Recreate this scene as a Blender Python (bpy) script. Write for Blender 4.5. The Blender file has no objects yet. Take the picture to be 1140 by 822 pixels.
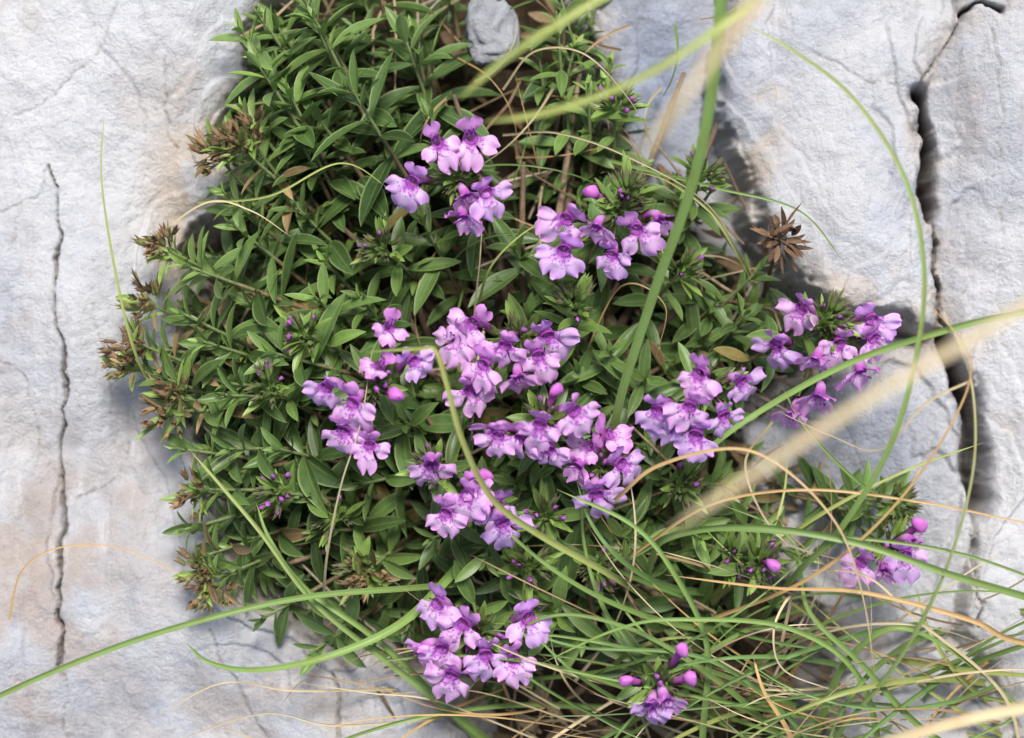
import bpy, math, random
import numpy as np
from mathutils import Vector
random.seed(7); rng=np.random.default_rng(7)
S=0.02; D=70.0; CM=0.01
def q(px,py): return ((px-570)*S,(411-py)*S)
def P(px,py,h=0.0):
    k=(D-h)/D
    return np.array([(px-570)*S*k,(411-py)*S*k,h])
def nz(v):
    v=np.asarray(v,float); n=np.linalg.norm(v); return v/n if n>1e-9 else v
def R(a,b): return random.uniform(a,b)
# ---------------- numpy noise
def _h(ix,iy,seed):
    v=np.sin(ix*127.1+iy*311.7+seed*74.7)*43758.5453
    return v-np.floor(v)
def vn(x,y,seed=0):
    xi=np.floor(x); yi=np.floor(y); fx=x-xi; fy=y-yi
    fx=fx*fx*fx*(fx*(fx*6-15)+10); fy=fy*fy*fy*(fy*(fy*6-15)+10)
    a=_h(xi,yi,seed); b=_h(xi+1,yi,seed); c=_h(xi,yi+1,seed); d=_h(xi+1,yi+1,seed)
    return (a*(1-fx)+b*fx)*(1-fy)+(c*(1-fx)+d*fx)*fy
def fbm(x,y,f=1.0,o=4,seed=0,g=0.5):
    s=0;a=1;t=0
    for i in range(o):
        xr=x*0.8-y*0.6; yr=x*0.6+y*0.8; x,y=xr,yr
        s=s+a*(vn(x*f+3.1*i,y*f+1.7*i,seed+i)-0.5); t+=a; a*=g; f*=2.03
    return s/t*2
def sst(a,b,x):
    t=np.clip((x-a)/(b-a),0,1); return t*t*(3-2*t)
def segdist(x,y,pts,closed=False):
    d=np.full(x.shape,1e9); n=len(pts)
    for i in range(n if closed else n-1):
        ax,ay=pts[i]; bx,by=pts[(i+1)%n]
        dx,dy=bx-ax,by-ay; L=dx*dx+dy*dy+1e-12
        t=np.clip(((x-ax)*dx+(y-ay)*dy)/L,0,1)
        d=np.minimum(d,np.hypot(x-ax-t*dx,y-ay-t*dy))
    return d
def inside(x,y,pts):
    r=np.zeros(x.shape,bool); n=len(pts); j=n-1
    for i in range(n):
        xi,yi=pts[i]; xj,yj=pts[j]
        c=((yi>y)!=(yj>y))&(x<(xj-xi)*(y-yi)/((yj-yi)+1e-12)+xi)
        r^=c; j=i
    return r
def sdist(x,y,pts):
    d=segdist(x,y,pts,True); return np.where(inside(x,y,pts),d,-d)
# ---------------- mesh helpers
def make_mesh(name,V,F,attrs,mat,smooth=True,parent=None):
    V=np.asarray(V,float)*CM
    me=bpy.data.meshes.new(name)
    me.vertices.add(len(V)); me.vertices.foreach_set('co',V.astype(np.float32).ravel())
    F=np.asarray(F,np.int32); n=F.shape[1]
    me.loops.add(F.size); me.loops.foreach_set('vertex_index',F.ravel())
    me.polygons.add(len(F)); me.polygons.foreach_set('loop_start',np.arange(0,F.size,n,dtype=np.int32))
    me.polygons.foreach_set('loop_total',np.full(len(F),n,np.int32))
    me.update(calc_edges=True)
    if smooth: me.polygons.foreach_set('use_smooth',np.ones(len(F),bool))
    for k,a in attrs.items():
        at=me.attributes.new(k,'FLOAT_COLOR','POINT')
        a=np.asarray(a,float)
        if a.shape[1]==3: a=np.concatenate([a,np.ones((len(a),1))],1)
        at.data.foreach_set('color',a.astype(np.float32).ravel())
    me.materials.append(mat)
    o=bpy.data.objects.new(name,me); bpy.context.scene.collection.objects.link(o)
    if parent: o.parent=parent
    return o
def empty(name):
    e=bpy.data.objects.new(name,None); e.empty_display_size=0.01
    bpy.context.scene.collection.objects.link(e); return e
class Acc:
    def __init__(s): s.V=[];s.F=[];s.C=[];s.A=[];s.n=0
    def grid(s,V,nu,nv,C,A,wrap=False):
        s.V.append(V); s.C.append(C); s.A.append(A)
        idx=np.arange(nu*nv).reshape(nv,nu)+s.n
        if wrap: idx=np.concatenate([idx,idx[:,:1]],1)
        f=np.stack([idx[:-1,:-1],idx[:-1,1:],idx[1:,1:],idx[1:,:-1]],-1).reshape(-1,4)
        s.F.append(f); s.n+=nu*nv
    def build(s,name,mat,parent=None):
        return make_mesh(name,np.concatenate(s.V),np.concatenate(s.F),{'Col':np.concatenate(s.C),'P':np.concatenate(s.A)},mat,True,parent)
# ---------------- materials
def newmat(name):
    m=bpy.data.materials.new(name); m.use_nodes=True
    nt=m.node_tree; nt.nodes.clear(); return m,nt
def N(nt,t,**k):
    n=nt.nodes.new(t)
    for a,b in k.items(): setattr(n,a,b)
    return n
def math_(nt,op,a,b=None,c=None):
    n=N(nt,'ShaderNodeMath',operation=op)
    for i,v in enumerate((a,b,c)):
        if v is None: continue
        if isinstance(v,(int,float)): n.inputs[i].default_value=v
        else: nt.links.new(v,n.inputs[i])
    return n.outputs[0]
def mix(nt,f,a,b,bt='MIX'):
    n=N(nt,'ShaderNodeMix',data_type='RGBA',blend_type=bt)
    for i,v in ((0,f),(6,a),(7,b)):
        if isinstance(v,(int,float)): n.inputs[i].default_value=v
        elif isinstance(v,tuple): n.inputs[i].default_value=(*v,1)
        else: nt.links.new(v,n.inputs[i])
    return n.outputs[2]
def mapr(nt,v,a,b,c=0.0,d=1.0):
    n=N(nt,'ShaderNodeMapRange',interpolation_type='SMOOTHSTEP')
    nt.links.new(v,n.inputs[0])
    for i,x in enumerate((a,b,c,d)): n.inputs[i+1].default_value=x
    return n.outputs[0]
def coords(nt,scale=(100,100,100)):
    tc=N(nt,'ShaderNodeTexCoord'); mp=N(nt,'ShaderNodeMapping'); mp.inputs['Scale'].default_value=scale
    nt.links.new(tc.outputs['Object'],mp.inputs[0]); return mp.outputs[0]
def noise(nt,co,sc,det=4,rough=0.6,dist=0.0):
    n=N(nt,'ShaderNodeTexNoise'); n.inputs['Scale'].default_value=sc; n.inputs['Detail'].default_value=det
    n.inputs['Roughness'].default_value=rough; n.inputs['Distortion'].default_value=dist
    nt.links.new(co,n.inputs['Vector']); return n.outputs['Fac']
def attr(nt,name):
    return N(nt,'ShaderNodeAttribute',attribute_name=name)
def bump(nt,h,dist,strength=1.0,prev=None):
    b=N(nt,'ShaderNodeBump'); b.inputs['Strength'].default_value=strength; b.inputs['Distance'].default_value=dist
    nt.links.new(h,b.inputs['Height'])
    if prev: nt.links.new(prev,b.inputs['Normal'])
    return b.outputs[0]
def finish(nt,col,rough,nrm=None,trans=0.0,spec=0.4,transcol=None):
    o=N(nt,'ShaderNodeOutputMaterial'); p=N(nt,'ShaderNodeBsdfPrincipled')
    nt.links.new(col,p.inputs['Base Color'])
    if isinstance(rough,float): p.inputs['Roughness'].default_value=rough
    else: nt.links.new(rough,p.inputs['Roughness'])
    p.inputs['Specular IOR Level'].default_value=spec
    if nrm: nt.links.new(nrm,p.inputs['Normal'])
    if trans>0:
        t=N(nt,'ShaderNodeBsdfTranslucent'); nt.links.new(transcol or col,t.inputs[0])
        m=N(nt,'ShaderNodeMixShader'); m.inputs[0].default_value=trans
        nt.links.new(p.outputs[0],m.inputs[1]); nt.links.new(t.outputs[0],m.inputs[2]); nt.links.new(m.outputs[0],o.inputs[0])
    else: nt.links.new(p.outputs[0],o.inputs[0])
def rock_mat():
    m,nt=newmat('limestone'); co=coords(nt); a=attr(nt,'Col')
    n1=noise(nt,co,.55,6,.62,.6); n2=noise(nt,co,3.0,7,0.76); n3=noise(nt,co,26,3,0.65)
    cs=coords(nt,(150,26,100)); n4=noise(nt,cs,.55,8,0.74,.5)
    dk=mix(nt,1.0,a.outputs['Color'],(.78,.76,.745),'MULTIPLY')
    c=mix(nt,mapr(nt,n2,.42,.70,0,.55),a.outputs['Color'],dk)
    c=mix(nt,mapr(nt,n1,.54,.68,0,.6),c,mix(nt,1.0,c,(.94,.86,.79),'MULTIPLY'))
    c=mix(nt,mapr(nt,n1,.44,.32,0,.45),c,mix(nt,1.0,c,(.86,.92,1.0),'MULTIPLY'))
    c=mix(nt,mapr(nt,n4,.54,.66,0,.65),c,mix(nt,1.0,c,(.84,.80,.775),'MULTIPLY'))
    c=mix(nt,mapr(nt,n4,.47,.34,0,.5),c,(.70,.705,.72))
    c=mix(nt,mapr(nt,n3,.58,.70,0,.55),c,mix(nt,1.0,c,(.62,.58,.54),'MULTIPLY'))
    c=mix(nt,mapr(nt,n3,.40,.28,0,.45),c,(.72,.725,.73))
    h=math_(nt,'ADD',math_(nt,'MULTIPLY',n2,.0034),math_(nt,'ADD',math_(nt,'MULTIPLY',n3,.00045),math_(nt,'MULTIPLY',n4,.0017)))
    b=bump(nt,h,1.0,.75)
    finish(nt,c,.8,b,spec=.3); return m
def leaf_mat():
    m,nt=newmat('leaf'); a=attr(nt,'Col'); p=attr(nt,'P'); sep=N(nt,'ShaderNodeSeparateColor')
    nt.links.new(p.outputs['Color'],sep.inputs[0]); u=sep.outputs[0]
    au=math_(nt,'ABSOLUTE',math_(nt,'SUBTRACT',u,.5))
    co=coords(nt); n=noise(nt,co,5,3)
    c=mix(nt,mapr(nt,n,.3,.7,0,.6),a.outputs['Color'],mix(nt,1.0,a.outputs['Color'],(.62,.72,.55),'MULTIPLY'))
    lightc=mix(nt,.5,a.outputs['Color'],(.34,.44,.18))
    c=mix(nt,mapr(nt,au,.40,.465,0,.85),c,lightc)
    c=mix(nt,mapr(nt,au,.05,.015,0,.4),c,lightc)
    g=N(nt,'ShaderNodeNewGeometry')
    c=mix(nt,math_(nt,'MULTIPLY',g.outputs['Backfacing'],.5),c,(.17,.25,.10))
    finish(nt,c,.42,None,.15,.42,mix(nt,1.0,c,(1.3,1.6,.6),'MULTIPLY')); return m
def petal_mat():
    m,nt=newmat('petal'); a=attr(nt,'Col'); p=attr(nt,'P'); sep=N(nt,'ShaderNodeSeparateColor')
    nt.links.new(p.outputs['Color'],sep.inputs[0]); r=sep.outputs[0]; t=sep.outputs[1]
    co=coords(nt); n=noise(nt,co,13,3); n2=noise(nt,co,4,3)
    c=mix(nt,mapr(nt,n2,.3,.7,0,.4),a.outputs['Color'],mix(nt,1.0,a.outputs['Color'],(.90,.70,.92),'MULTIPLY'))
    sp=math_(nt,'MULTIPLY',mapr(nt,n,.49,.56),mapr(nt,r,.58,.32))
    c=mix(nt,math_(nt,'MULTIPLY',sp,.8),c,(.34,.05,.42))
    vein=math_(nt,'SINE',math_(nt,'MULTIPLY',t,40.0))
    c=mix(nt,mapr(nt,vein,.3,1,0,.08),c,(.5,.18,.58))
    finish(nt,c,.6,None,.3,.2); return m
def blade_mat():
    m,nt=newmat('grass_blade'); a=attr(nt,'Col'); p=attr(nt,'P'); sep=N(nt,'ShaderNodeSeparateColor')
    nt.links.new(p.outputs['Color'],sep.inputs[0]); u=sep.outputs[0]; co=coords(nt)
    s=math_(nt,'SINE',math_(nt,'MULTIPLY',u,34.0)); n=noise(nt,co,1.8,5,.7)
    c=mix(nt,mapr(nt,s,.2,1,0,.35),a.outputs['Color'],mix(nt,1.0,a.outputs['Color'],(.6,.7,.55),'MULTIPLY'))
    c=mix(nt,mapr(nt,n,.45,.75,0,.45),c,mix(nt,1.0,a.outputs['Color'],(.95,.6,.4),'MULTIPLY'))
    finish(nt,c,.45,None,.2,.4); return m
def simple_mat(name,rough=.8,tr=0.0):
    m,nt=newmat(name); a=attr(nt,'Col'); co=coords(nt); n=noise(nt,co,9,4,.7)
    c=mix(nt,mapr(nt,n,.3,.7,0,.7),a.outputs['Color'],mix(nt,1.0,a.outputs['Color'],(.5,.46,.42),'MULTIPLY'))
    finish(nt,c,rough,None,tr,.25); return m
def soil_mat():
    m,nt=newmat('soil'); a=attr(nt,'Col'); co=coords(nt); n=noise(nt,co,2.2,8,.75); n2=noise(nt,co,12,4,.7)
    c=mix(nt,mapr(nt,n,.35,.65),a.outputs['Color'],mix(nt,1.0,a.outputs['Color'],(.35,.32,.28),'MULTIPLY'))
    c=mix(nt,mapr(nt,n2,.6,.7,0,.6),c,(.22,.17,.11))
    finish(nt,c,.95,bump(nt,n,.004,.8),spec=.1); return m
M_rock=rock_mat(); M_leaf=leaf_mat(); M_petal=petal_mat(); M_blade=blade_mat(); M_stem=simple_mat('stem_bark',.7); M_calyx=simple_mat('calyx',.6,.15); M_dead=simple_mat('dead_leaf',.85,.15); M_soil=soil_mat()
# ---------------- sheets
def axis_(lo,hi,step,ext,ratio=1.12):
    a=list(np.arange(lo,hi+step/2,step)); s=step; x=a[-1]
    while x<ext[1]: s*=ratio; x+=s; a.append(x)
    s=step; x=lo; b=[]
    while x>ext[0]: s*=ratio; x-=s; b.append(x)
    return np.array(b[::-1]+a)
def sheet(name,xs,ys,zf,mat,cut=None):
    X,Y=np.meshgrid(xs,ys); Z,C=zf(X,Y)
    V=np.stack([X,Y,Z],-1).reshape(-1,3); ny,nx=X.shape
    idx=np.arange(nx*ny).reshape(ny,nx)
    F=np.stack([idx[:-1,:-1],idx[:-1,1:],idx[1:,1:],idx[1:,:-1]],-1).reshape(-1,4)
    if cut is not None:
        z=Z.ravel(); keep=z[F].max(1)>cut; F=F[keep]
        used=np.unique(F); mp=np.full(len(V),-1); mp[used]=np.arange(len(used)); V=V[used]; F=mp[F]; C=C.reshape(-1,3)[used]
    return make_mesh(name,V,F,{'Col':C.reshape(-1,3)},mat)
def zg(X,Y):
    r=np.hypot(X,Y)
    Z=-3.7+fbm(X,Y,.5,5,11)*0.9+fbm(X,Y,.02,3,5)*sst(40,300,r)*9
    t=fbm(X,Y,.3,4,12)[...,None]*.5+.5
    C=np.array([.05,.038,.025])*(1-t)+np.array([.11,.084,.05])*t
    far=sst(30,80,r)[...,None]; g=fbm(X,Y,.05,4,19)[...,None]*.5+.5
    C=C*(1-far)+far*(np.array([.09,.11,.045])*g+np.array([.26,.25,.22])*(1-g))
    return Z,C
sheet('ground',axis_(-12,12,.14,(-6000,6000)),axis_(-10,10,.14,(-6000,6000)),zg,M_soil)
BLUE=np.array([.53,.548,.59]); PALE=np.array([.64,.643,.655]); TAN=np.array([.57,.46,.34]); BRN=np.array([.48,.41,.365]); DRK=np.array([.13,.105,.085])
def lerp(a,b,t):
    t=np.clip(t,0,1)[...,None]; return a*(1-t)+b*t
def rockfield(blocks,cracks,seed,stain_shade):
    def f(X,Y):
        wx=X+fbm(X,Y,1.1,4,seed+3)*.28; wy=Y+fbm(X,Y,1.1,4,seed+8)*.28
        Z=np.full(X.shape,-6.0); E=np.full(X.shape,9.0)
        for pts,top,sx,sy,rnd,sd in blocks:
            pp=[q(*p) for p in pts]
            d=sdist(wx,wy,pp)
            d=d+fbm(X,Y,3.5,4,seed+sd)*.10
            cx=np.mean([p[0] for p in pp if abs(p[0])<14] or [0]); cy=np.mean([p[1] for p in pp if abs(p[1])<12] or [0])
            tz=top+np.clip((X-cx)*sx+(Y-cy)*sy,-4,4)+fbm(X,Y,.16,2,seed+sd+40)*.7+fbm(X,Y*.8,.8,5,seed+sd+20,.5)*.20
            fx=fbm(X,Y*.55,.55,2,seed+sd+70)*1.3; tz=tz-.30*np.abs(fx)*sst(2.2,.2,d)
            lay=fbm(X*.9,Y*.5,.5,2,seed+sd+80)*2.2+d*1.1; fr=lay-np.floor(lay); tz=tz-.16*sst(.0,.10,fr)*(1-fr)*sst(1.8,.5,d)
            e=np.clip(d/rnd,0,1); tz=tz-(1-np.sqrt(np.clip(1-(1-e)**2,0,1)))*rnd*.8
            z=np.where(d>0,tz,np.maximum(-6.0,tz+d*3.5-2*d*d))
            up=z>Z; E=np.where(up,d,E); Z=np.maximum(Z,z)
        CR=np.zeros(X.shape)
        for pts,w,dep in cracks:
            pp=[q(*p) for p in pts]
            ux=X+fbm(X,Y,1.6,5,seed+31)*.20; uy=Y+fbm(X,Y,1.6,5,seed+33)*.20
            d=segdist(ux,uy,pp); wl=w*np.clip(.15+1.5*(fbm(X,Y,.7,3,seed+35)*.7+.5),.12,2)
            g=np.exp(-(d/wl)**2); Z=Z-dep*g; CR=np.maximum(CR,g*min(1,dep/.4)); 
        n=fbm(X,Y,.35,5,seed+50)*.5+.5; n2=fbm(X,Y,1.2,5,seed+55)*.5+.5
        C=lerp(BLUE,PALE,sst(.35,.65,n))
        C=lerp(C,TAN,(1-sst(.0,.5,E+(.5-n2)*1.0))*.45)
        C=stain_shade(X,Y,C,n2)  # stain colours; on the right rock also painted face shade
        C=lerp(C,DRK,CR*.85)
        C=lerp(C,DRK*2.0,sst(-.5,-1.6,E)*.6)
        return Z,C
    return f
def blob(X,Y,px,py,rx,ry):
    x,y=q(px,py); return np.exp(-(((X-x)/(rx*S))**2+((Y-y)/(ry*S))**2))
def stainL(X,Y,C,n2):
    k=np.maximum.reduce([blob(X,Y,40,640,130,170),blob(X,Y,215,200,38,90)*1.1,blob(X,Y,300,790,220,70)*.7,blob(X,Y,150,520,40,120)*.7])
    C=lerp(C,BRN,k*sst(.25,.65,n2)*.95)
    C=lerp(C,BRN*.8,np.maximum(blob(X,Y,35,570,22,26),blob(X,Y,70,600,12,120)*.7)*.7)
    C=lerp(C,TAN*1.02,blob(X,Y,205,190,38,110)*sst(.25,.6,n2))
    C=lerp(C,PALE*1.08,blob(X,Y,80,60,160,130)*.9)
    return C
def stain_shadeR(X,Y,C,n2):
    C=lerp(C,BLUE*np.array([.55,.62,.76]),blob(X,Y,735,100,66,150)*.95)  # shade of the recessed left-facing face, painted into the rock colour
    C=lerp(C,BLUE*np.array([.66,.70,.78]),blob(X,Y,950,510,120,100)*.9)  # painted shade: lower block tilting away gets a darker blue
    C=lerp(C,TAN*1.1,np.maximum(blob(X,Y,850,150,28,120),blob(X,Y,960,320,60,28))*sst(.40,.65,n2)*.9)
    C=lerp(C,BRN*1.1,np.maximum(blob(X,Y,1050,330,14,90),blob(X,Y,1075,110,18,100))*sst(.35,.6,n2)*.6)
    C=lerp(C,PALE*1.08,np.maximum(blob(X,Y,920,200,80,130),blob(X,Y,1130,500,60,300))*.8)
    return C
Lp=[(-1500,-1400),(350,-1400),(318,-60),(296,0),(262,45),(265,90),(240,140),(262,190),(238,235),(200,262),(184,300),(204,350),(188,400),(204,460),(228,520),(242,600),(265,660),(325,690),(370,722),(430,735),(482,758),(518,815),(530,900),(560,1900),(-1500,1900)]
crL=[([(58,185),(66,260),(64,340),(70,430),(66,520),(70,620),(66,740)],.028,.40),
 ([(66,520),(50,600),(66,680),(75,822)],.018,.12),([(0,395),(30,430),(45,500)],.016,.10),([(115,60),(150,100),(160,150)],.016,.08),
 ([(100,290),(105,350),(128,420),(120,500)],.016,.08),([(130,0),(110,60),(60,110),(20,130)],.014,.08),([(150,480),(120,540),(80,560)],.018,.10),([(230,700),(260,760),(300,822)],.02,.12),([(0,240),(40,215),(58,185)],.014,.08),([(370,750),(375,822)],.03,.2),([(15,190),(25,230),(12,280)],.012,.07),([(190,60),(180,120),(195,170)],.014,.1)]
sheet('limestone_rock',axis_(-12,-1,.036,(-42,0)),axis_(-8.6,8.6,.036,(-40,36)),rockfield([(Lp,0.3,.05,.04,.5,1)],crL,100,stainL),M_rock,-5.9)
R0=[(640,-500),(655,-40),(668,60),(705,180),(770,260),(860,340),(900,420),(1000,420),(1000,-500)]
R1=[(835,-1400),(832,-60),(814,20),(812,120),(832,190),(850,245),(885,300),(935,340),(1000,352),(1036,366),(1044,300),(1036,200),(1022,120),(1040,60),(1070,20),(1085,-60),(1100,-1400)]
R2=[(1095,-1400),(1070,-60),(1052,28),(1026,70),(1016,118),(1030,200),(1034,300),(1044,360),(1078,450),(1088,540),(1084,620),(1072,680),(1110,760),(1170,900),(1300,1900),(2600,1900),(2600,-1400)]
R3=[(840,480),(900,440),(960,400),(1040,385),(1068,430),(1084,500),(1092,600),(1080,670),(1060,720),(1000,740),(940,720),(880,640),(850,560)]
R4=[(940,730),(1040,705),(1105,710),(1160,840),(1210,1000),(1000,1000),(910,840)]
crR=[([(1062,22),(1085,12),(1105,18)],.06,.7),([(1062,22),(1034,70),(1018,110)],.018,.2),([(1020,112),(1030,160),(1036,245)],.15,2.4),([(1036,240),(1044,330),(1056,385)],.045,.8),([(1050,375),(1064,400),(1082,445),(1090,500),(1088,565)],.15,2.4),([(1088,560),(1084,620),(1090,700)],.03,.3),
 ([(900,60),(960,90),(1010,100)],.014,.08),([(1095,40),(1110,120),(1100,200)],.016,.10),([(1060,60),(1062,180)],.014,.08),([(1120,200),(1105,300),(1125,400)],.014,.08),([(880,0),(870,80),(890,140)],.012,.06),([(930,430),(960,520),(950,600)],.016,.1)]
sheet('limestone_rock',axis_(1.4,11.9,.036,(1.2,42)),axis_(-8.6,8.6,.036,(-40,36)),rockfield([(R0,-1.9,-.22,.12,.4,1),(R1,.5,.02,.04,.45,2),(R2,.6,.04,.02,.4,3),(R3,-.5,.22,-.04,.4,4),(R4,-.5,.08,0,.5,5)],crR,300,stain_shadeR),M_rock,-5.9)
def stone(px,py,h,rx,ry,rz,seed):
    n=28
    th=np.linspace(0,np.pi,n); ph=np.linspace(0,2*np.pi,n,endpoint=False)
    T,PH=np.meshgrid(th,ph,indexing='ij')
    d=np.stack([np.sin(T)*np.cos(PH),np.sin(T)*np.sin(PH),np.cos(T)],-1)
    d=np.sign(d)*np.abs(d)**.75
    r=1+fbm(d[...,0]*1.5+seed,d[...,1]*1.5+d[...,2]*1.3,1.2,4,seed)*.45
    v=(d*r[...,None]*np.array([rx,ry,rz])).reshape(-1,3)+P(px,py,h)
    a=Acc(); C=np.tile(BLUE*.75,(len(v),1)); a.grid(v,n,n,C,np.zeros((len(v),3)),True); a.build('small_stone',M_rock)
stone(546,35,-.6,.55,.72,.5,3)
# ---------------- plants
LV=[]
def leaf(batch,base,d,n,L,W,curve,col): batch.append((base,d,n,L,W,curve,col,R(0,1)))
def build_leaves(batch,name,mat,parent,nu=5,nv=9,fold=.34):
    B=np.array([b[0] for b in batch]);d=np.array([nz(b[1]) for b in batch]);n=np.array([b[2] for b in batch])
    L=np.array([b[3] for b in batch]);W=np.array([b[4] for b in batch]);cu=np.array([b[5] for b in batch]);C=np.array([b[6] for b in batch]);r=np.array([b[7] for b in batch])
    n=n-(n*d).sum(1)[:,None]*d; n/=np.linalg.norm(n,axis=1)[:,None]+1e-9; s=np.cross(d,n)
    v=np.linspace(0,1,nv);u=np.linspace(-1,1,nu)
    w=np.sin(np.pi*np.clip(v,0,1)**1.0)**.78*.98+.03; w[-1]=.02; w[0]=.12
    Vv,U=np.meshgrid(v,u,indexing='ij'); Wd=np.broadcast_to(w[:,None],U.shape)
    Vv=Vv.ravel();U=U.ravel();Wd=Wd.ravel()
    al=L[:,None]*(Vv-.10*np.abs(cu)[:,None]*Vv**2)
    tw=(r-.5)[:,None]*.5*Vv
    side=U*Wd*W[:,None]*.5
    up=-cu[:,None]*L[:,None]*Vv**2*.5+np.abs(U)**1.3*Wd*W[:,None]*.5*fold*2*(.3+r[:,None]*.7)+tw*side*1.5
    pos=B[:,None]+al[...,None]*d[:,None]+side[...,None]*s[:,None]+up[...,None]*n[:,None]
    K=len(batch); nvv=nu*nv
    idx=np.arange(nvv).reshape(nv,nu)
    f=np.stack([idx[:-1,:-1],idx[:-1,1:],idx[1:,1:],idx[1:,:-1]],-1).reshape(-1,4)
    F=(np.arange(K)*nvv)[:,None,None]+f[None]
    A=np.stack([np.broadcast_to((U+1)/2,(K,nvv)),np.broadcast_to(Vv,(K,nvv)),np.broadcast_to(r[:,None],(K,nvv))],-1).reshape(-1,3)
    Cc=np.repeat(C,nvv,0)
    return make_mesh(name,pos.reshape(-1,3),F.reshape(-1,4),{'Col':Cc,'P':A},mat,True,parent)
def frame(t,ref):
    s=nz(np.cross(t,ref)); return s,np.cross(s,t)
def tube(acc,pts,rad,col,sides=6):
    pts=np.array(pts,float); k=len(pts); rad=np.broadcast_to(rad,(k,))
    T=np.gradient(pts,axis=0); T/=np.linalg.norm(T,axis=1)[:,None]+1e-9
    ref=np.array([.31,.22,.1]) if abs(T[0][2])>.8 else np.array([0.05,.03,1.])
    V=[]
    for i in range(k):
        s,b=frame(T[i],ref)
        for j in range(sides):
            a=2*np.pi*j/sides; V.append(pts[i]+rad[i]*(np.cos(a)*s+np.sin(a)*b))
    col=np.asarray(col,float); C=np.tile(col,(k*sides,1)) if col.ndim==1 else np.repeat(col,sides,0)
    acc.grid(np.array(V),sides,k,C,np.tile([.5,.5,.5],(k*sides,1)),True)
stems=Acc(); cal=Acc(); pet=Acc()
DARK=np.array([.044,.082,.028]);MID=np.array([.092,.158,.044]);YNG=np.array([.24,.35,.08])
def perp(a):
    r=np.array([R(-1,1),R(-1,1),R(-.4,.4)]); return nz(r-np.dot(r,a)*a)
def shoot(tip,ax,length=4.0,n=9,Lm=1.3,bright=.5,tone=1.0,dead=False):
    ax=nz(ax); p0=perp(ax); q0=np.cross(ax,p0)
    def pos(s): return tip-ax*s+np.array([0,0,-1])*.06*s*s
    pts=[pos(s) for s in np.linspace(0,length,8)]
    tube(stems,pts,np.linspace(.03,.07,8),np.array([[.20,.26,.10]]*3+[[.26,.19,.11]]*5))
    s=0.0; tt=R(.78,1.22)
    for i in range(n):
        s+= .06+.10*i if i<6 else .65
        if s>length: break
        b=pos(s)
        a=math.radians(min(84,14+18*i)+R(-10,10)); L=Lm*min(1,.28+.20*i)*R(.82,1.14); W=L*R(.22,.29)
        for k in (0,1):
            ph=(i%2)*math.pi/2+k*math.pi+R(-.3,.3)
            rad=math.cos(ph)*p0+math.sin(ph)*q0
            d=math.cos(a)*ax+math.sin(a)*rad; nn=math.sin(a)*ax-math.cos(a)*rad
            t=min(1,i/5.); c=(YNG*(1-t)+MID*t)*(bright)+(MID*(1-t)+DARK*t)*(1-bright); c=c*R(.75,1.3)*tone*tt
            if i>5 and R(0,1)<.14: c=np.array([.28,.21,.08])*R(.6,1.2)
            if dead: c=np.array([.30,.19,.10])*R(.5,1.4) if R(0,1)<.30 else c
            leaf(LV,b,d,nn+np.array([R(-.2,.2),R(-.2,.2),0]),L,W,R(-.1,.65),c)
            if 1<i<6 and R(0,1)<.22:
                a2=a*.6; d2=math.cos(a2)*ax+math.sin(a2)*(rad+.5*np.cross(ax,rad)*random.choice((-1,1)))
                leaf(LV,b,d2,math.sin(a2)*ax-math.cos(a2)*rad,L*R(.35,.55),W*.45,.2,(YNG*.5+MID*.5)*tone)
def calyx(base,d,L=.45,r=.10,col=None,tip=None):
    d=nz(d); s=perp(d); t=np.cross(d,s); V=[];C=[]
    col=np.array([.17,.27,.07]) if col is None else col
    tip=np.array([.18,.10,.12]) if tip is None else tip
    col=col*R(.7,1.3)
    for k,(z,rr) in enumerate(((0,.35),(.25,.85),(.6,1.0),(.85,1.12),(1.0,1.2))):
        for j in range(10):
            a=2*math.pi*j/10; zz=z; r2=rr
            if k==4:
                zz=1.45 if j%2==0 else .86; r2=1.4 if j%2==0 else 1.05
            V.append(base+d*L*zz+r*r2*(math.cos(a)*s+math.sin(a)*t))
            cc=col
            if k>=3 : cc=cc*.5+tip*.5
            C.append(cc)
    cal.grid(np.array(V),10,5,np.array(C),np.tile([.5,.5,.5],(50,1)),True)
LIL=np.array([.70,.42,.81]);PNK=np.array([.80,.44,.79]);MAG=np.array([.52,.13,.48]);THR=np.array([.35,.06,.42])
def bud(base,d,L,r,col=MAG):
    d=nz(d); s=perp(d); t=np.cross(d,s); V=[];C=[];z=np.linspace(0,1,8)
    for k in range(8):
        rr=max(.03,math.sin(math.pi*(.12+.86*z[k])**1.5)) if k<7 else .02
        for j in range(9):
            a=2*math.pi*j/9; V.append(base+d*L*z[k]+r*rr*(math.cos(a)*s*1.15+math.sin(a)*t*.85)*(1+.14*math.sin(3*a+z[k]*2)))
            C.append(col*(.7+.55*z[k]*(1+.25*math.sin(2*a))))
    pet.grid(np.array(V),9,8,np.array(C)*R(.85,1.15),np.tile([1,.5,.5],(72,1)),True)
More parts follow.
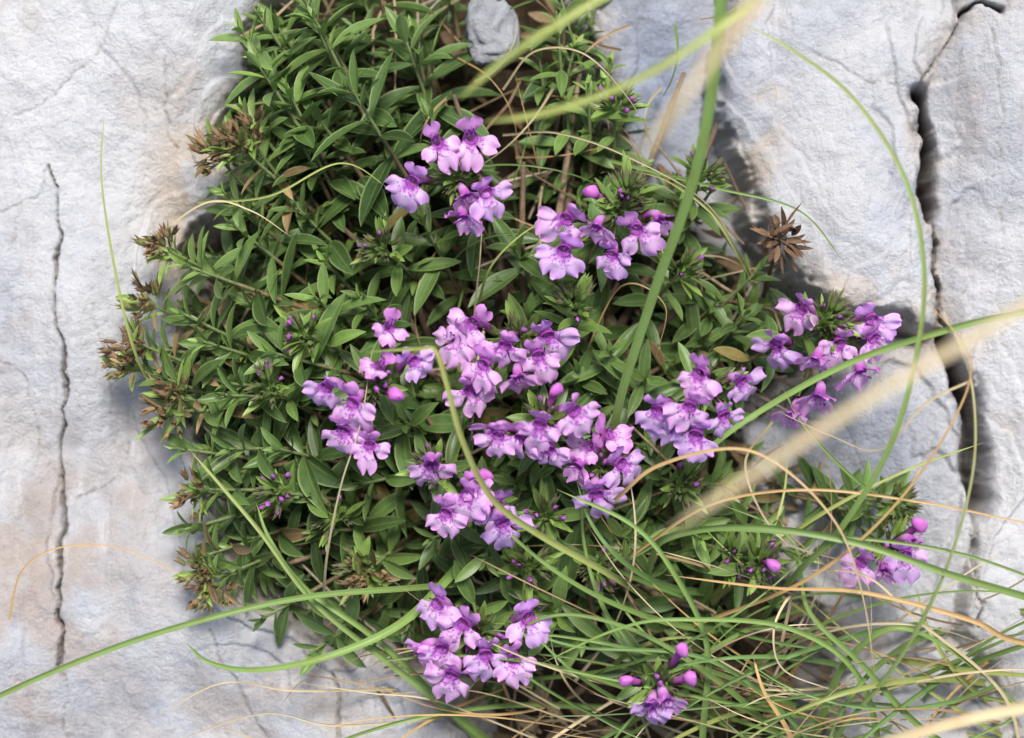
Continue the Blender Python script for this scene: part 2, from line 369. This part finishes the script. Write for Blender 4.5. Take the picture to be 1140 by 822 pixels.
def flower(pos,n,down,root,size=1.0,col=LIL,half=False):
    """two-lipped corolla: 3-lobed spreading lower lip, small erect notched upper lip, arched tube"""
    n=nz(n); Dn=nz(down-np.dot(down,n)*n); Sd=np.cross(n,Dn)
    col=col*R(.86,1.12)
    lobes=[(R(-10,10),.54,.235,-.22,1.0),(58+R(-12,12),.43,.18,-.12,.35),(-58+R(-12,12),.43,.18,-.12,.35),(180,.33,.21,.35,.9)]
    nu,nv=9,10
    for ang,L,W,curl,notch in lobes:
        a=math.radians(ang); dr=math.cos(a)*Dn+math.sin(a)*Sd; pr=-math.sin(a)*Dn+math.cos(a)*Sd
        L=L*size*R(.85,1.16); W=W*size*R(.88,1.16); ph=R(0,6); curl=curl+R(-.22,.15)+(.40 if half and ang!=180 else 0)
        r,t=np.meshgrid(np.linspace(0,1,nv),np.linspace(-1,1,nu),indexing='ij'); r=r.ravel();t=t.ravel()
        w=W*(.40+.60*sst(.15,.65,r))*np.sqrt(np.clip(1-(np.clip(r-.68,0,1)/.40)**2,.06,1))
        re=r*(1-.06*t*t)-(.22*notch*np.exp(-(t/.24)**2)*r**5)+.04*np.sin(6*t+ph)*r*r
        rad=.06*size+L*re
        hgt=-.16*size*(1-r)**3+curl*L*r*r+.07*size*np.exp(-((r-.32)/.17)**2)*(1-t*t)*(1 if abs(ang)<20 else .3)+.065*size*np.sin(4.2*t+ph)*r*r-.06*size*t*t*r
        v=pos+rad[:,None]*dr+(t*w)[:,None]*pr+hgt[:,None]*n
        k=np.clip((r-.04)*4.5,0,1)[:,None]
        pale=(np.exp(-((r-.45)/.22)**2)*(1-t*t*.7)*(.65 if abs(ang)<90 else .1))[:,None]
        cc=col*(.84+.22*r[:,None]); cc=cc*(1-pale)+np.array([.90,.76,.91])*pale
        if ang==180: cc=cc*np.array([.9,.74,.92])
        C=THR*(1-k)+cc*k
        pet.grid(v,nu,nv,C,np.stack([r,t*.5+.5,np.full(r.shape,R(0,1))],-1))
    pts=[]; m=pos-n*.34*size-Dn*.12*size
    for s in np.linspace(0,1,7):
        pts.append((1-s)**2*(pos-n*.06*size)+2*s*(1-s)*m+s*s*root)
    tube(pet,pts,np.array([.125,.12,.11,.095,.08,.07,.065])*size,np.array([THR,MAG,PNK*.85,PNK*.8,MAG,MAG*.8,MAG*.6]),9)
    pet.A[-1][:]=[1,.5,.5]
    for j in (-1,1):
        st=pos+Sd*.04*j*size-Dn*.04; en=pos-Dn*.12*size+n*.13*size+Sd*.04*j*size
        tube(pet,[st,(st+en)/2,en,en+n*.04],[.008,.008,.024,.012],np.array([PNK,PNK,THR*.5,THR*.5]),5); pet.A[-1][:]=[1,.5,.5]
    dd=nz(pts[-3]-root); calyx(root-dd*.15,dd,.32,.10)
def head(c,ax,nc=10,budp=.4,rad=.35,dry=False):
    ax=nz(ax); p0=perp(ax);q0=np.cross(ax,p0)
    BRW=np.array([.32,.21,.115])
    for i in range(nc):
        ph=i*2.4+R(-.5,.5); k=math.sqrt((i+.5)/nc); a=k*(1.1 if not dry else R(.4,1.7))
        rd=math.cos(ph)*p0+math.sin(ph)*q0; d=math.cos(a)*ax+math.sin(a)*rd
        b=c+rd*rad*k*.55+ax*(.25-.3*k)
        if dry:
            b=b+np.array([R(-.25,.25),R(-.25,.25),R(-.15,.1)])
            calyx(b,d,R(.15,.30),R(.04,.08),BRW*R(.5,1.3) if R(0,1)<.65 else np.array([.25,.27,.10]),BRW*R(.5,1.2))
        else: calyx(b,d,R(.22,.34),R(.05,.08))
        if (not dry) and R(0,1)<budp: bud(b+d*.20,d,R(.15,.24),R(.04,.07),MAG*np.array([.75,.9,.9])*R(.7,1.3))
    for i in range(12):
        ph=i*2.1+.4; rd=math.cos(ph)*p0+math.sin(ph)*q0; a=R(.35,1.4); d=math.cos(a)*ax+math.sin(a)*rd
        leaf(LV,c+rd*rad*R(.1,.6)-ax*R(0,.3),d,math.sin(a)*ax-math.cos(a)*rd,R(.4,.85),R(.1,.19),.2,(BRW*R(.5,1.3) if dry and R(0,1)<.35 else YNG*R(.7,1.15)))
ROOT=P(600,560,-3)
def lean(px,py,k=.8):
    o=P(px,py,0)-P(600,540,0); o[2]=0; return nz(np.array([0,0,1.])+o/7.0*k+np.array([R(-.25,.25),R(-.25,.25),0]))
CL=[((505,195),[(488,165),(525,160),(457,210),(543,223),(514,252,'m'),(520,228,'m')]),
 ((690,232),[(657,220,'b'),(630,253),(628,288),(663,262,'m'),(680,292),(708,264),(736,255,'m')]),
 ((928,368),[(890,352),(936,391),(971,365),(862,394),(960,424,'m'),(912,452,'m'),(882,470,'m'),(908,410,'m'),(975,385)]),
 ((792,425),[(776,424),(768,462),(732,466),(828,434),(808,472),(774,494),(745,480)]),
 ((575,375),[(526,368),(505,384),(562,394),(610,384),(536,414),(578,430,'m'),(525,444),(600,405)]),
 ((415,430),[(435,370,'m'),(461,411),(422,412,'m'),(390,457),(362,441),(381,489),(411,504),(442,447,'b')]),
 ((605,465),[(555,494),(600,482),(642,466),(610,510),(578,498),(620,440,'b'),(548,488,'m')]),
 ((668,520),[(680,489,'m'),(694,524),(640,528,'m'),(664,560),(655,503,'m')]),
 ((478,520),[(481,528)]),
 ((540,560),[(518,560),(556,572),(495,580),(540,534,'b'),(562,592),(530,545,'m')]),
 ((536,705),[(484,680),(514,703),(590,696),(492,732),(541,738),(573,742),(502,762),(468,732,'m')]),
 ((735,765),[(760,730,'b'),(722,797),(770,762,'b'),(695,765,'b'),(741,790,'m')]),
 ((995,612),[(958,634),(1008,627),(1026,590,'b'),(985,645,'m'),(1018,612,'m')]),
 ((850,628),[(862,637,'b')])]
for (cx,cy),fl in CL:
    hh=R(2.2,3.0) if cx<850 else R(1.8,2.2)
    ax=lean(cx,cy,.45); c=P(cx,cy,hh)
    shoot(c-ax*.25,ax,4.5,8,1.15,.8,.9); head(c-ax*.1,ax,12,.35)
    for f in fl:
        k=f[2] if len(f)>2 else 'o'
        fp=P(f[0],f[1],hh+R(.2,.6)); off=fp-c; off2=np.array([off[0],off[1],0.]); dd=np.linalg.norm(off2)
        fp[2]=hh+.6-dd*.22+R(-.2,.32)
        fp[:2]=P(f[0],f[1]-7,fp[2])[:2]
        o=nz(off2) if dd>.15 else np.array([0,-1.,0])
        root=c+off2*max(0,(1-.45/max(dd,.3)))+np.array([0,0.05,-.15-.22*dd])
        if dd>.8:
            tube(stems,[c-ax*.9,(c-ax*.5+root)/2,root],.025,np.array([.16,.22,.07]),5)
        if k=='b':
            d=nz(fp-root+np.array([0,0,.2])); calyx(root,d,.36,.1); bud(fp-d*.38,d,R(.46,.58),R(.14,.18),MAG*np.array([1.3,1.7,1.3])); tube(pet,[root+d*.2,fp-d*.25],[.07,.09],MAG,8)
        else:
            n=nz(np.array([0,-.32,1.])+o*.3+np.array([R(-.45,.45),R(-.38,.3),0]))
            down=nz(np.array([R(-.65,.65),-1,0])+o*.7)
            if k=='m': n=nz(n+o*.7+np.array([R(-.3,.3),-.3,-.25]))
            flower(fp,n,down,root,R(1.0,1.30)*(1.0 if k=='o' else .84),LIL if (k=='o' and R(0,1)<.4) else (PNK if k=='o' else PNK*.65+MAG*.35),k=='m')
for px,py,h,b in [(310,548,1.8,.6),(425,275,1.6,.4),(640,338,1.8,.15),(606,575,1.6,.4),(590,632,1.2,.4),(685,115,.9,.4),(665,632,1,.3),(338,372,1.9,.2),(760,300,1.3,.15),(372,575,1.0,.2),(820,618,.8,.3),(298,432,2.0,.15),(782,195,1.2,.1),(400,632,.8,.1),(1000,562,1.4,.0),(925,352,2.2,.2),(700,215,2.6,.1),(760,540,1.2,.1)]:
    c=P(px,py,h); ax=lean(px,py,.8); shoot(c-ax*.1,ax,4,8,1.2,.9,1.05); head(c,ax,13,b,.4)
for px,py,h in [(262,160,1.9),(182,276,1.7),(140,402,1.5),(187,458,1.7),(222,638,1.5),(218,550,1.6),(405,640,1.1),(240,172,1.6),(162,335,1.3),(195,440,1.7),(235,655,1.5),(150,385,1.5),(275,150,1.8)]:
    c=P(px,py,h); ax=lean(px,py,.9); shoot(c-ax*.1,ax,3.5,7,1.0,.9,1,True); head(c,ax,15,0,.42,True)
for px,py,h,Lm,br,dead in [(392,100,1.9,1.7,.15,0),(350,20,1.4,1.4,.5,0),(285,68,1.7,1.2,1.0,0),(205,295,2.0,1.3,1.0,0),(190,280,1.6,.9,.8,0),(340,150,.8,1.6,.2,0),(250,440,1.9,1.4,.35,0),(225,380,1.8,1.3,.5,0),(300,392,2.0,1.4,.4,0),(225,545,1.5,1.2,.4,0),(225,620,1.3,1.1,.3,1),(255,500,1.5,1.4,.3,0),(330,230,.6,1.5,.2,0),(470,245,1.0,1.3,.7,0),(350,330,1.3,1.3,.5,0),(620,20,.8,.9,1.0,0),(655,95,1.0,.9,1,0),(640,50,.4,1,.9,0),(680,70,.2,1,.9,0),(630,110,.3,1,.8,0),(780,175,1.0,.9,.9,0),(800,200,.6,.9,.9,0),(845,300,.9,1.,.9,0),(400,330,1.0,1.2,.5,0),(480,600,.9,1.2,.4,0),(540,625,1.3,1.2,.6,0),(700,600,1.2,1.2,.5,0),(860,590,.9,1.1,.9,0),(780,600,.9,1.1,.8,0),(450,470,1.0,1.3,.3,0),(310,500,1.2,1.4,.2,0),(280,600,.8,1.3,.2,0),(400,540,1.0,1.2,.4,0),(160,385,1.3,1.,.3,1),(150,410,1.3,1.,.3,1),(340,0,1.2,1.2,.6,0),(450,40,.6,1.6,.2,0),(600,60,.0,1.,.9,0),(480,130,.6,1.2,.3,0),(720,420,1.0,1.3,.3,0),(680,390,.8,1.2,.3,0),(830,350,.6,1.2,.2,0),(900,620,.5,1,.7,0),(1010,570,1.2,.8,.9,0),(985,580,1.0,.8,.8,0),(290,20,1.3,1,.7,0),(320,100,1.4,1.3,.5,0),(205,350,1.7,1.2,.4,0),(180,420,1.6,1.2,.4,0),(200,500,1.5,1.2,.4,0),(205,590,1.4,1.1,.4,0),(250,640,1.2,1.2,.3,0),(290,690,1.0,1.1,.4,0),(260,250,1.2,1.2,.5,0),(250,215,1.2,1.1,.7,0),(270,120,1.3,1.1,.8,0),(265,30,1.3,1.1,.7,0),(350,725,1.0,1.1,.4,0)]:
    shoot(P(px,py,h+.2),lean(px,py,1.1),4.2,8,Lm*1.15,br,1.05,bool(dead))
PM=[q(*p) for p in [(265,-60),(650,-60),(700,60),(715,160),(820,210),(850,300),(880,350),(870,420),(860,480),(920,560),(900,640),(800,720),(660,790),(540,790),(440,750),(310,710),(225,670),(190,570),(155,440),(150,330),(190,240),(240,120)]]
placed=[]; tries=0
GAP=[(500,320,62),(430,610,58),(580,200,70),(640,150,60),(700,350,58),(440,530,40),(300,270,48),(545,60,75),(640,640,48),(470,380,32),(790,270,65),(380,190,42),(380,400,32),(720,560,38),(700,690,55),(520,780,60)]
while len(placed)<146 and tries<20000:
    tries+=1; px,py=R(150,930),R(-60,800); x,y=q(px,py)
    if not inside(np.array([x]),np.array([y]),PM)[0]: continue
    sd=float(sdist(np.array([x]),np.array([y]),PM)[0])
    if any((px-a)**2+(py-b)**2<34**2 for a,b in placed): continue
    g=float(fbm(np.array([x]),np.array([y]),.45,3,77)[0])
    if g<-.18 and R(0,1)<.7: continue
    gp=any((px-a)**2+(py-b)**2<r*r for a,b,r in GAP)
    if 500<px<600 and py<90: continue
    if gp and R(0,1)<.6: continue
    placed.append((px,py))
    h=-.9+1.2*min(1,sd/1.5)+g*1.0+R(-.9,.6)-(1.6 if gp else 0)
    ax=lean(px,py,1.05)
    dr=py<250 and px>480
    shoot(P(px,py,h),ax,2.6,7,R(1.1,1.8)*(.8 if dr else 1),R(.1,.7)*(.4 if gp else 1),R(.8,1.15)*(.7 if gp else 1),R(0,1)<.06)  # shoots in gaps get darker leaf colour, painting in the depth shade
plant=empty('savory_plant')
print('leaves',len(LV))
build_leaves(LV,'leaves',M_leaf,plant); stems.build('stems',M_stem,plant); cal.build('calyces',M_calyx,plant); pet.build('flowers',M_petal,plant)
wood=Acc()
for i in range(40):
    x,y=R(280,820),R(60,700); a=P(x,y,R(-1.2,.1)); 
    pts=[ROOT+np.array([R(-1,1),R(-1,1),0])]; 
    for s in (.35,.7,1): pts.append(ROOT*(1-s)+a*s+np.array([R(-.4,.4),R(-.4,.4),R(-.1,.4)]))
    tube(wood,pts,[.16,.12,.09,.05],np.array([.26,.185,.125])*R(.6,1.3),7)
wood.build('woody_stems',M_stem,plant)
dfh=[]
c=P(868,268,1.9); st=Acc()
tube(st,[P(850,330,-1),P(858,300,.5),c],[.06,.05,.05],np.array([.16,.11,.06]),6)
for i in range(60):
    ph=i*2.4+R(-.8,.8); a=R(.2,2.1); rd=np.array([math.cos(ph),math.sin(ph),0.]); ax=nz(np.array([.25,.3,1.]))
    d=math.cos(a)*ax+math.sin(a)*rd
    leaf(dfh,c+rd*R(0,.3)+np.array([0,0,R(-.25,.1)]),d+np.array([R(-.3,.3),R(-.3,.3),R(-.3,.3)]),math.sin(a)*ax-math.cos(a)*rd+np.array([R(-.8,.8),R(-.8,.8),0]),R(.2,.65)*(1.2 if i%7==0 else 1),R(.05,.16),R(-1.8,2.0),np.array([.16,.10,.06])*R(.35,1.7))
e=empty('dried_flower_head'); build_leaves(dfh,'dead_bracts',M_dead,e); st.build('dead_stalk',M_stem,e)
lit=[]; tw=Acc()
for i in range(620):
    px,py=R(230,980),R(-40,830); b=P(px,py,R(-3.0,-1.2)); d=nz([R(-1,1),R(-1,1),R(-.3,.4)])
    if 655<px<830 and py<180: continue
    cc=random.choice([(.24,.16,.09),(.34,.25,.14),(.16,.11,.07),(.38,.31,.2)])
    leaf(lit,b,d,np.array([R(-.6,.6),R(-.6,.6),1]),R(.5,1.5),R(.08,.3),R(-.9,.9),np.array(cc)*R(.45,.95))
for i in range(200):
    px,py=R(260,930),R(-30,820)
    if 640<px<850 and py<200: continue
    b=P(px,py,R(-2.0,-.2)); d=nz([R(-1,1),R(-1,1),R(-.25,.25)])*R(.6,1.8); k=np.array([R(-.3,.3),R(-.3,.3),R(0,.3)])
    cc=random.choice([(.36,.27,.17),(.24,.16,.1),(.46,.39,.29)])
    tube(tw,[b-d,b-d*.3+k,b+d*.4+k*.5,b+d],[.03,.04,.03,.02],np.array(cc)*R(.6,1.1),5)
e=empty('leaf_litter'); build_leaves(lit,'dead_leaves',M_dead,e); tw.build('twigs',M_stem,e)
# ---------------- grass
GR=np.array([.20,.31,.085]);YG=np.array([.34,.39,.12]);ST=np.array([.60,.50,.31]);OR=np.array([.58,.39,.17]);BR=np.array([.38,.26,.14]);DG=np.array([.11,.19,.055])
def spline(pts,n):
    pts=np.array(pts,float); p=np.vstack([2*pts[0]-pts[1],pts,2*pts[-1]-pts[-2]]); out=[]; m=len(pts)-1
    for i in range(m):
        k=max(3,int(n/m))
        for t in np.linspace(0,1,k,endpoint=(i==m-1)):
            a,b,c,d=p[i:i+4]; out.append(.5*((2*b)+(-a+c)*t+(2*a-5*b+4*c-d)*t*t+(-a+3*b-3*c+d)*t**3))
    return np.array(out)
def blade(acc,pts,w,col,taper=(1,.25),fold=.3,tw=.4,col2=None,n=70):
    c=spline(pts,n); k=len(c); T=np.gradient(c,axis=0); T/=np.linalg.norm(T,axis=1)[:,None]+1e-9
    t=np.linspace(0,1,k); ph=R(0,6); ww=w*(taper[0]*(1-t)+taper[1]*t)*np.clip((1-t)*12,.12,1)
    a=tw*np.sin(t*R(2,6)+ph)
    s=np.cross(T,np.array([0,0,1.])); s/=np.linalg.norm(s,axis=1)[:,None]+1e-6; b=np.cross(s,T)
    ss=np.cos(a)[:,None]*s+np.sin(a)[:,None]*b; bb=np.cross(ss,T)
    V=[];A=[]
    for u in (-1,-.5,0,.5,1): V.append(c+ss*(u*ww/2)[:,None]+bb*(abs(u)*ww*fold)[:,None]); A.append(np.stack([np.full(k,u*.5+.5),t,np.full(k,.5)],-1))
    V=np.stack(V,1).reshape(-1,3); A=np.stack(A,1).reshape(-1,3)
    col=np.array(col)*R(.88,1.12); c2=col if col2 is None else np.array(col2); C=col*(1-t[:,None]**2)+c2*t[:,None]**2; C=np.repeat(C,5,0)
    acc.grid(V,5,k,C,A)
def B(acc,pp,wpx,col,**k): blade(acc,[P(*p) for p in pp],wpx*S,col,**k)
gg=Acc(); gs=Acc()
B(gg,[(690,560,-1.5),(685,470,2.0),(725,335,4),(768,215,5.5),(790,120,6.5),(803,0,7.5),(806,-120,7.5)],11,GR,taper=(.8,1.15),fold=.25,tw=.2,n=90)
B(gg,[(840,700,-1),(885,640,2.5),(935,590,4),(990,500,5),(1020,400,5.5),(1029,300,5.8),(1008,200,5.8),(950,110,5.6),(880,55,5.2),(822,24,5)],7.5,GR,taper=(1,.4),col2=YG)
B(gg,[(735,560,0),(790,500,2.6),(860,450,3),(950,402,3.6),(1050,368,4.5),(1140,347,5),(1300,330,5)],7.5,GR*1.1,taper=(.8,1))
B(gg,[(900,870,0),(935,815,1.5),(1000,735,3),(1050,640,4),(1080,540,4.5),(1085,460,4.7),(1072,390,4.6),(1040,335,4.4)],6,GR,col2=ST)
B(gg,[(720,665,-.5),(680,640,2.4),(600,595,3.6),(548,555,4.4),(515,490,5.2),(497,425,5.6),(485,390,5.7),(465,388,5.6),(405,392,4.9)],8,YG,taper=(1,.5),tw=.2)
B(gg,[(520,650,0),(450,656,1.8),(350,664,2.6),(250,684,3),(130,720,3),(0,774,2.8),(-120,840,2)],8,GR,taper=(.9,.7))
B(gg,[(520,620,0),(450,692,2),(370,730,2.4),(290,746,2.2),(235,738,1.6),(205,714,1.2)],11,GR*1.15)
B(gg,[(560,840,-.5),(500,790,1.2),(430,735,1.8),(350,670,2.2),(290,592,2.3),(245,540,2.1),(210,500,2)],10,GR*.95,col2=YG)
B(gg,[(540,830,-.5),(430,720,1.6),(340,655,2),(300,600,2.1),(285,560,2)],9,GR)
B(gg,[(720,640,1),(740,600,2.4),(830,586,3.6),(950,603,4),(1060,640,4),(1140,664,3.6),(1260,700,2)],9,GR,taper=(.8,.9))
B(gg,[(700,620,1),(770,590,2),(900,594,3.3),(1040,610,3.6),(1140,640,3.3),(1250,690,2)],7,GR*.9)
B(gg,[(785,900,-.5),(783,822,.8),(788,720,2),(752,640,2.8),(705,585,3),(620,545,3)],9,GR,taper=(1,.4))
B(gg,[(990,900,0),(960,760,2),(880,700,2.6),(760,690,3),(690,700,2.8),(600,740,2.4)],8,GR)
B(gg,[(870,822,0),(800,760,1.8),(700,700,2.3),(600,690,2.4),(520,770,2)],8,GR*.9)
B(gg,[(905,822,0),(940,740,2),(1000,700,3),(1080,740,2.4),(1180,830,1)],9,GR)
B(gg,[(1200,900,0),(1040,820,1.5),(960,740,2.3),(900,680,2.4),(880,600,2.3),(800,560,2)],9,GR*.9)
B(gg,[(930,900,0),(900,822,1),(790,735,2),(640,720,2.2),(560,690,2)],8,DG*1.3)
B(gg,[(640,170,-1),(720,190,.5),(800,210,1.6),(890,235,1.8),(942,295,1.8)],5,GR)
B(gg,[(180,450,.5),(150,390,2),(128,300,2.6),(113,200,3),(116,125,3)],4.5,YG)
B(gs,[(165,270,1),(230,226,2),(280,235,2.3),(326,265,2)],3,ST)
B(gg,[(220,225,1.0),(300,218,2.2),(380,182,2.2),(440,215,1.4)],3.5,YG)
B(gg,[(530,350,0),(545,300,1.6),(580,262,2),(622,238,1.7)],3.5,YG)
B(gg,[(840,320,0),(820,280,2),(790,235,2.6),(740,200,2.2),(700,190,1.5)],5,YG)
B(gg,[(1010,560,0),(960,540,1.8),(900,480,2.4),(870,430,2.4)],5,GR)
B(gs,[(640,600,0),(690,552,3),(735,518,3.8),(820,500,4.3),(880,528,4.4),(935,590,4.2),(962,670,3.6),(975,760,2.8)],5,OR,col2=ST)
B(gs,[(700,620,1),(790,562,2.8),(900,545,3.4),(1030,560,3.6),(1140,582,3.4),(1250,600,3)],4.5,OR)
B(gs,[(760,700,0),(880,655,2.5),(960,600,3.6),(1030,520,4.4),(1078,430,4.8),(1070,380,4.8),(1020,325,4.4)],4.5,OR*.9,col2=BR)
B(gs,[(1079,425,4.6),(1030,450,4.3),(980,500,3.8),(925,485,3.0),(850,450,2.4)],3,ST*.8)
B(gs,[(360,680,0),(364,620,1.8),(380,540,2.8),(402,470,3.2),(414,390,3)],3.2,ST)
B(gs,[(10,690,.8),(25,635,1.3),(70,609,1.6),(140,612,1.8),(220,650,2)],2.6,OR)
B(gs,[(560,100,.6),(595,58,1.5),(650,60,2),(700,110,1.8),(730,165,1)],3,ST*.8)
B(gs,[(560,150,0),(620,148,1.4),(700,175,2),(790,230,2),(840,320,1.2)],3.2,ST*.75)
B(gs,[(525,430,0),(528,350,1.2),(534,290,2.2),(537,245,2.2)],3,ST*.7)
B(gs,[(1300,730,2),(1140,715,3),(1080,690,3.4),(960,660,3.2),(860,655,2.6),(740,640,2)],8,OR,col2=OR)
B(gs,[(1330,750,7),(1140,788,8),(1040,812,8),(900,850,7)],13,ST,taper=(1,.8))
B(gs,[(900,900,0),(880,822,1.5),(850,770,2.2),(838,730,2.2)],8,OR)
B(gs,[(1140,900,1),(1120,780,2),(1020,690,3),(960,640,3),(880,635,2.6)],5,ST)
B(gs,[(870,720,1),(880,665,2.2),(862,700,2.6),(872,745,2.4),(930,770,2)],4,ST)
B(gs,[(640,420,0),(690,320,1.6),(740,340,2),(730,400,1.5)],2.6,OR*.8)
B(gs,[(860,470,0),(830,520,2),(870,600,2.6),(960,640,3),(970,740,2.5)],3.4,ST*.8)
for i in range(130):
    rx,ry=random.choice([(R(560,1180),R(740,860)),(R(780,1180),R(660,830))]); left=R(0,1)<.65
    ang=R(145,215) if left else R(-35,60); L=R(130,420); k=R(-.9,.9)
    pts=[]; x,y=rx,ry; a=math.radians(ang)
    hmax=R(.8,3)
    for j in range(6):
        t=j/5; pts.append((x,y,-1+ (hmax+1)*math.sin(min(1,t*1.25)*math.pi*.62))); x+=math.cos(a)*L/5; y-=math.sin(a)*L/5; a+=k/5*1.6
    z=R(0,1)
    if z<.5: B(gg,pts,R(4,9.5),random.choice([GR,GR*1.1,GR*.85,DG*1.4,YG]),n=40)
    else: B(gs,pts,R(2.2,5),random.choice([ST,ST,ST*.85,OR,BR]),n=40,tw=1.0)
for i in range(40):
    px,py=R(430,780),R(-20,330); a=R(0,6.3); L=R(60,170); pts=[]; x,y=px,py; k=R(-1.2,1.2)
    h=R(-1.5,.3)
    for j in range(5): pts.append((x,y,h+.7*math.sin(j/4*3.1))); x+=math.cos(a)*L/4; y-=math.sin(a)*L/4; a+=k/4*1.5
    B(gs if R(0,1)<.6 else gg,pts,R(2,3.6),random.choice([ST*.7,BR,OR*.6]) if R(0,1)<.7 else GR*.7,n=30)
for i in range(9):
    px,py=R(240,480),R(720,822); pts=[(px+200,py+R(0,60),0),(px+80,py+R(-20,20),1.4),(px,py,1.4),(px-R(30,100),py+R(-30,60),1.0)]
    B(gs,pts,R(2,3.5),random.choice([ST,BR,ST*.8]),n=30)
e=empty('grass_tuft'); gg.build('green_blades',M_blade,e)
e=empty('dry_grass'); gs.build('straw_blades',M_blade,e)
tall=Acc()
B(tall,[(2100,-250,-3),(1700,0,12),(1400,175,18),(1140,340,20),(980,435,20.5),(850,520,20.5),(742,594,20)],10,ST*1.0,taper=(1,.85),tw=.15)
B(tall,[(1700,-420,-3),(1300,-300,7),(960,-90,11),(835,5,12.5),(760,60,12.5),(690,98,12),(610,125,11.5),(537,137,11)],9,YG*1.2,taper=(1,.6),tw=.15)
B(tall,[(1300,-500,-3),(1000,-260,7),(760,-60,11),(665,0,12),(600,40,12),(555,72,11.5),(512,110,11)],9,YG*1.05,taper=(1,.7),tw=.15)
B(tall,[(1500,-650,-3),(1150,-360,12),(900,-70,19),(830,20,21),(770,95,22),(705,185,22)],11,ST*.9,taper=(1,.6),tw=.15)
e=empty('tall_dry_grass'); tall.build('stalks',M_blade,e)
# ---------------- world, light, camera
sc=bpy.context.scene
w=bpy.data.worlds.new('World'); sc.world=w; w.use_nodes=True; nt=w.node_tree; bg=nt.nodes['Background']
sky=nt.nodes.new('ShaderNodeTexSky'); sky.sky_type='NISHITA'; sky.sun_disc=False
el,az=math.radians(64),math.radians(8)
sky.sun_elevation=el; sky.sun_rotation=az; sky.air_density=1.0; sky.dust_density=3.0
nt.links.new(sky.outputs[0],bg.inputs[0]); bg.inputs[1].default_value=.15
sl=bpy.data.lights.new('sun','SUN'); sl.energy=4.9; sl.angle=math.radians(16); sl.color=(1,.965,.91)
so=bpy.data.objects.new('sun',sl); sc.collection.objects.link(so)
dirv=Vector((math.sin(az)*math.cos(el),math.cos(az)*math.cos(el),math.sin(el)))
so.rotation_euler=dirv.to_track_quat('Z','Y').to_euler(); so.location=(0,0,2)
cd=bpy.data.cameras.new('camera'); cam=bpy.data.objects.new('camera',cd); sc.collection.objects.link(cam)
cam.location=(0,0,D*CM); cd.sensor_width=36; cd.lens=36*D/22.8; cd.clip_start=.01; cd.clip_end=500
cd.dof.use_dof=True; cd.dof.focus_distance=(D-2.0)*CM; cd.dof.aperture_fstop=9.0
sc.camera=cam
sc.view_settings.view_transform='Standard'; sc.view_settings.look='None'; sc.view_settings.exposure=0
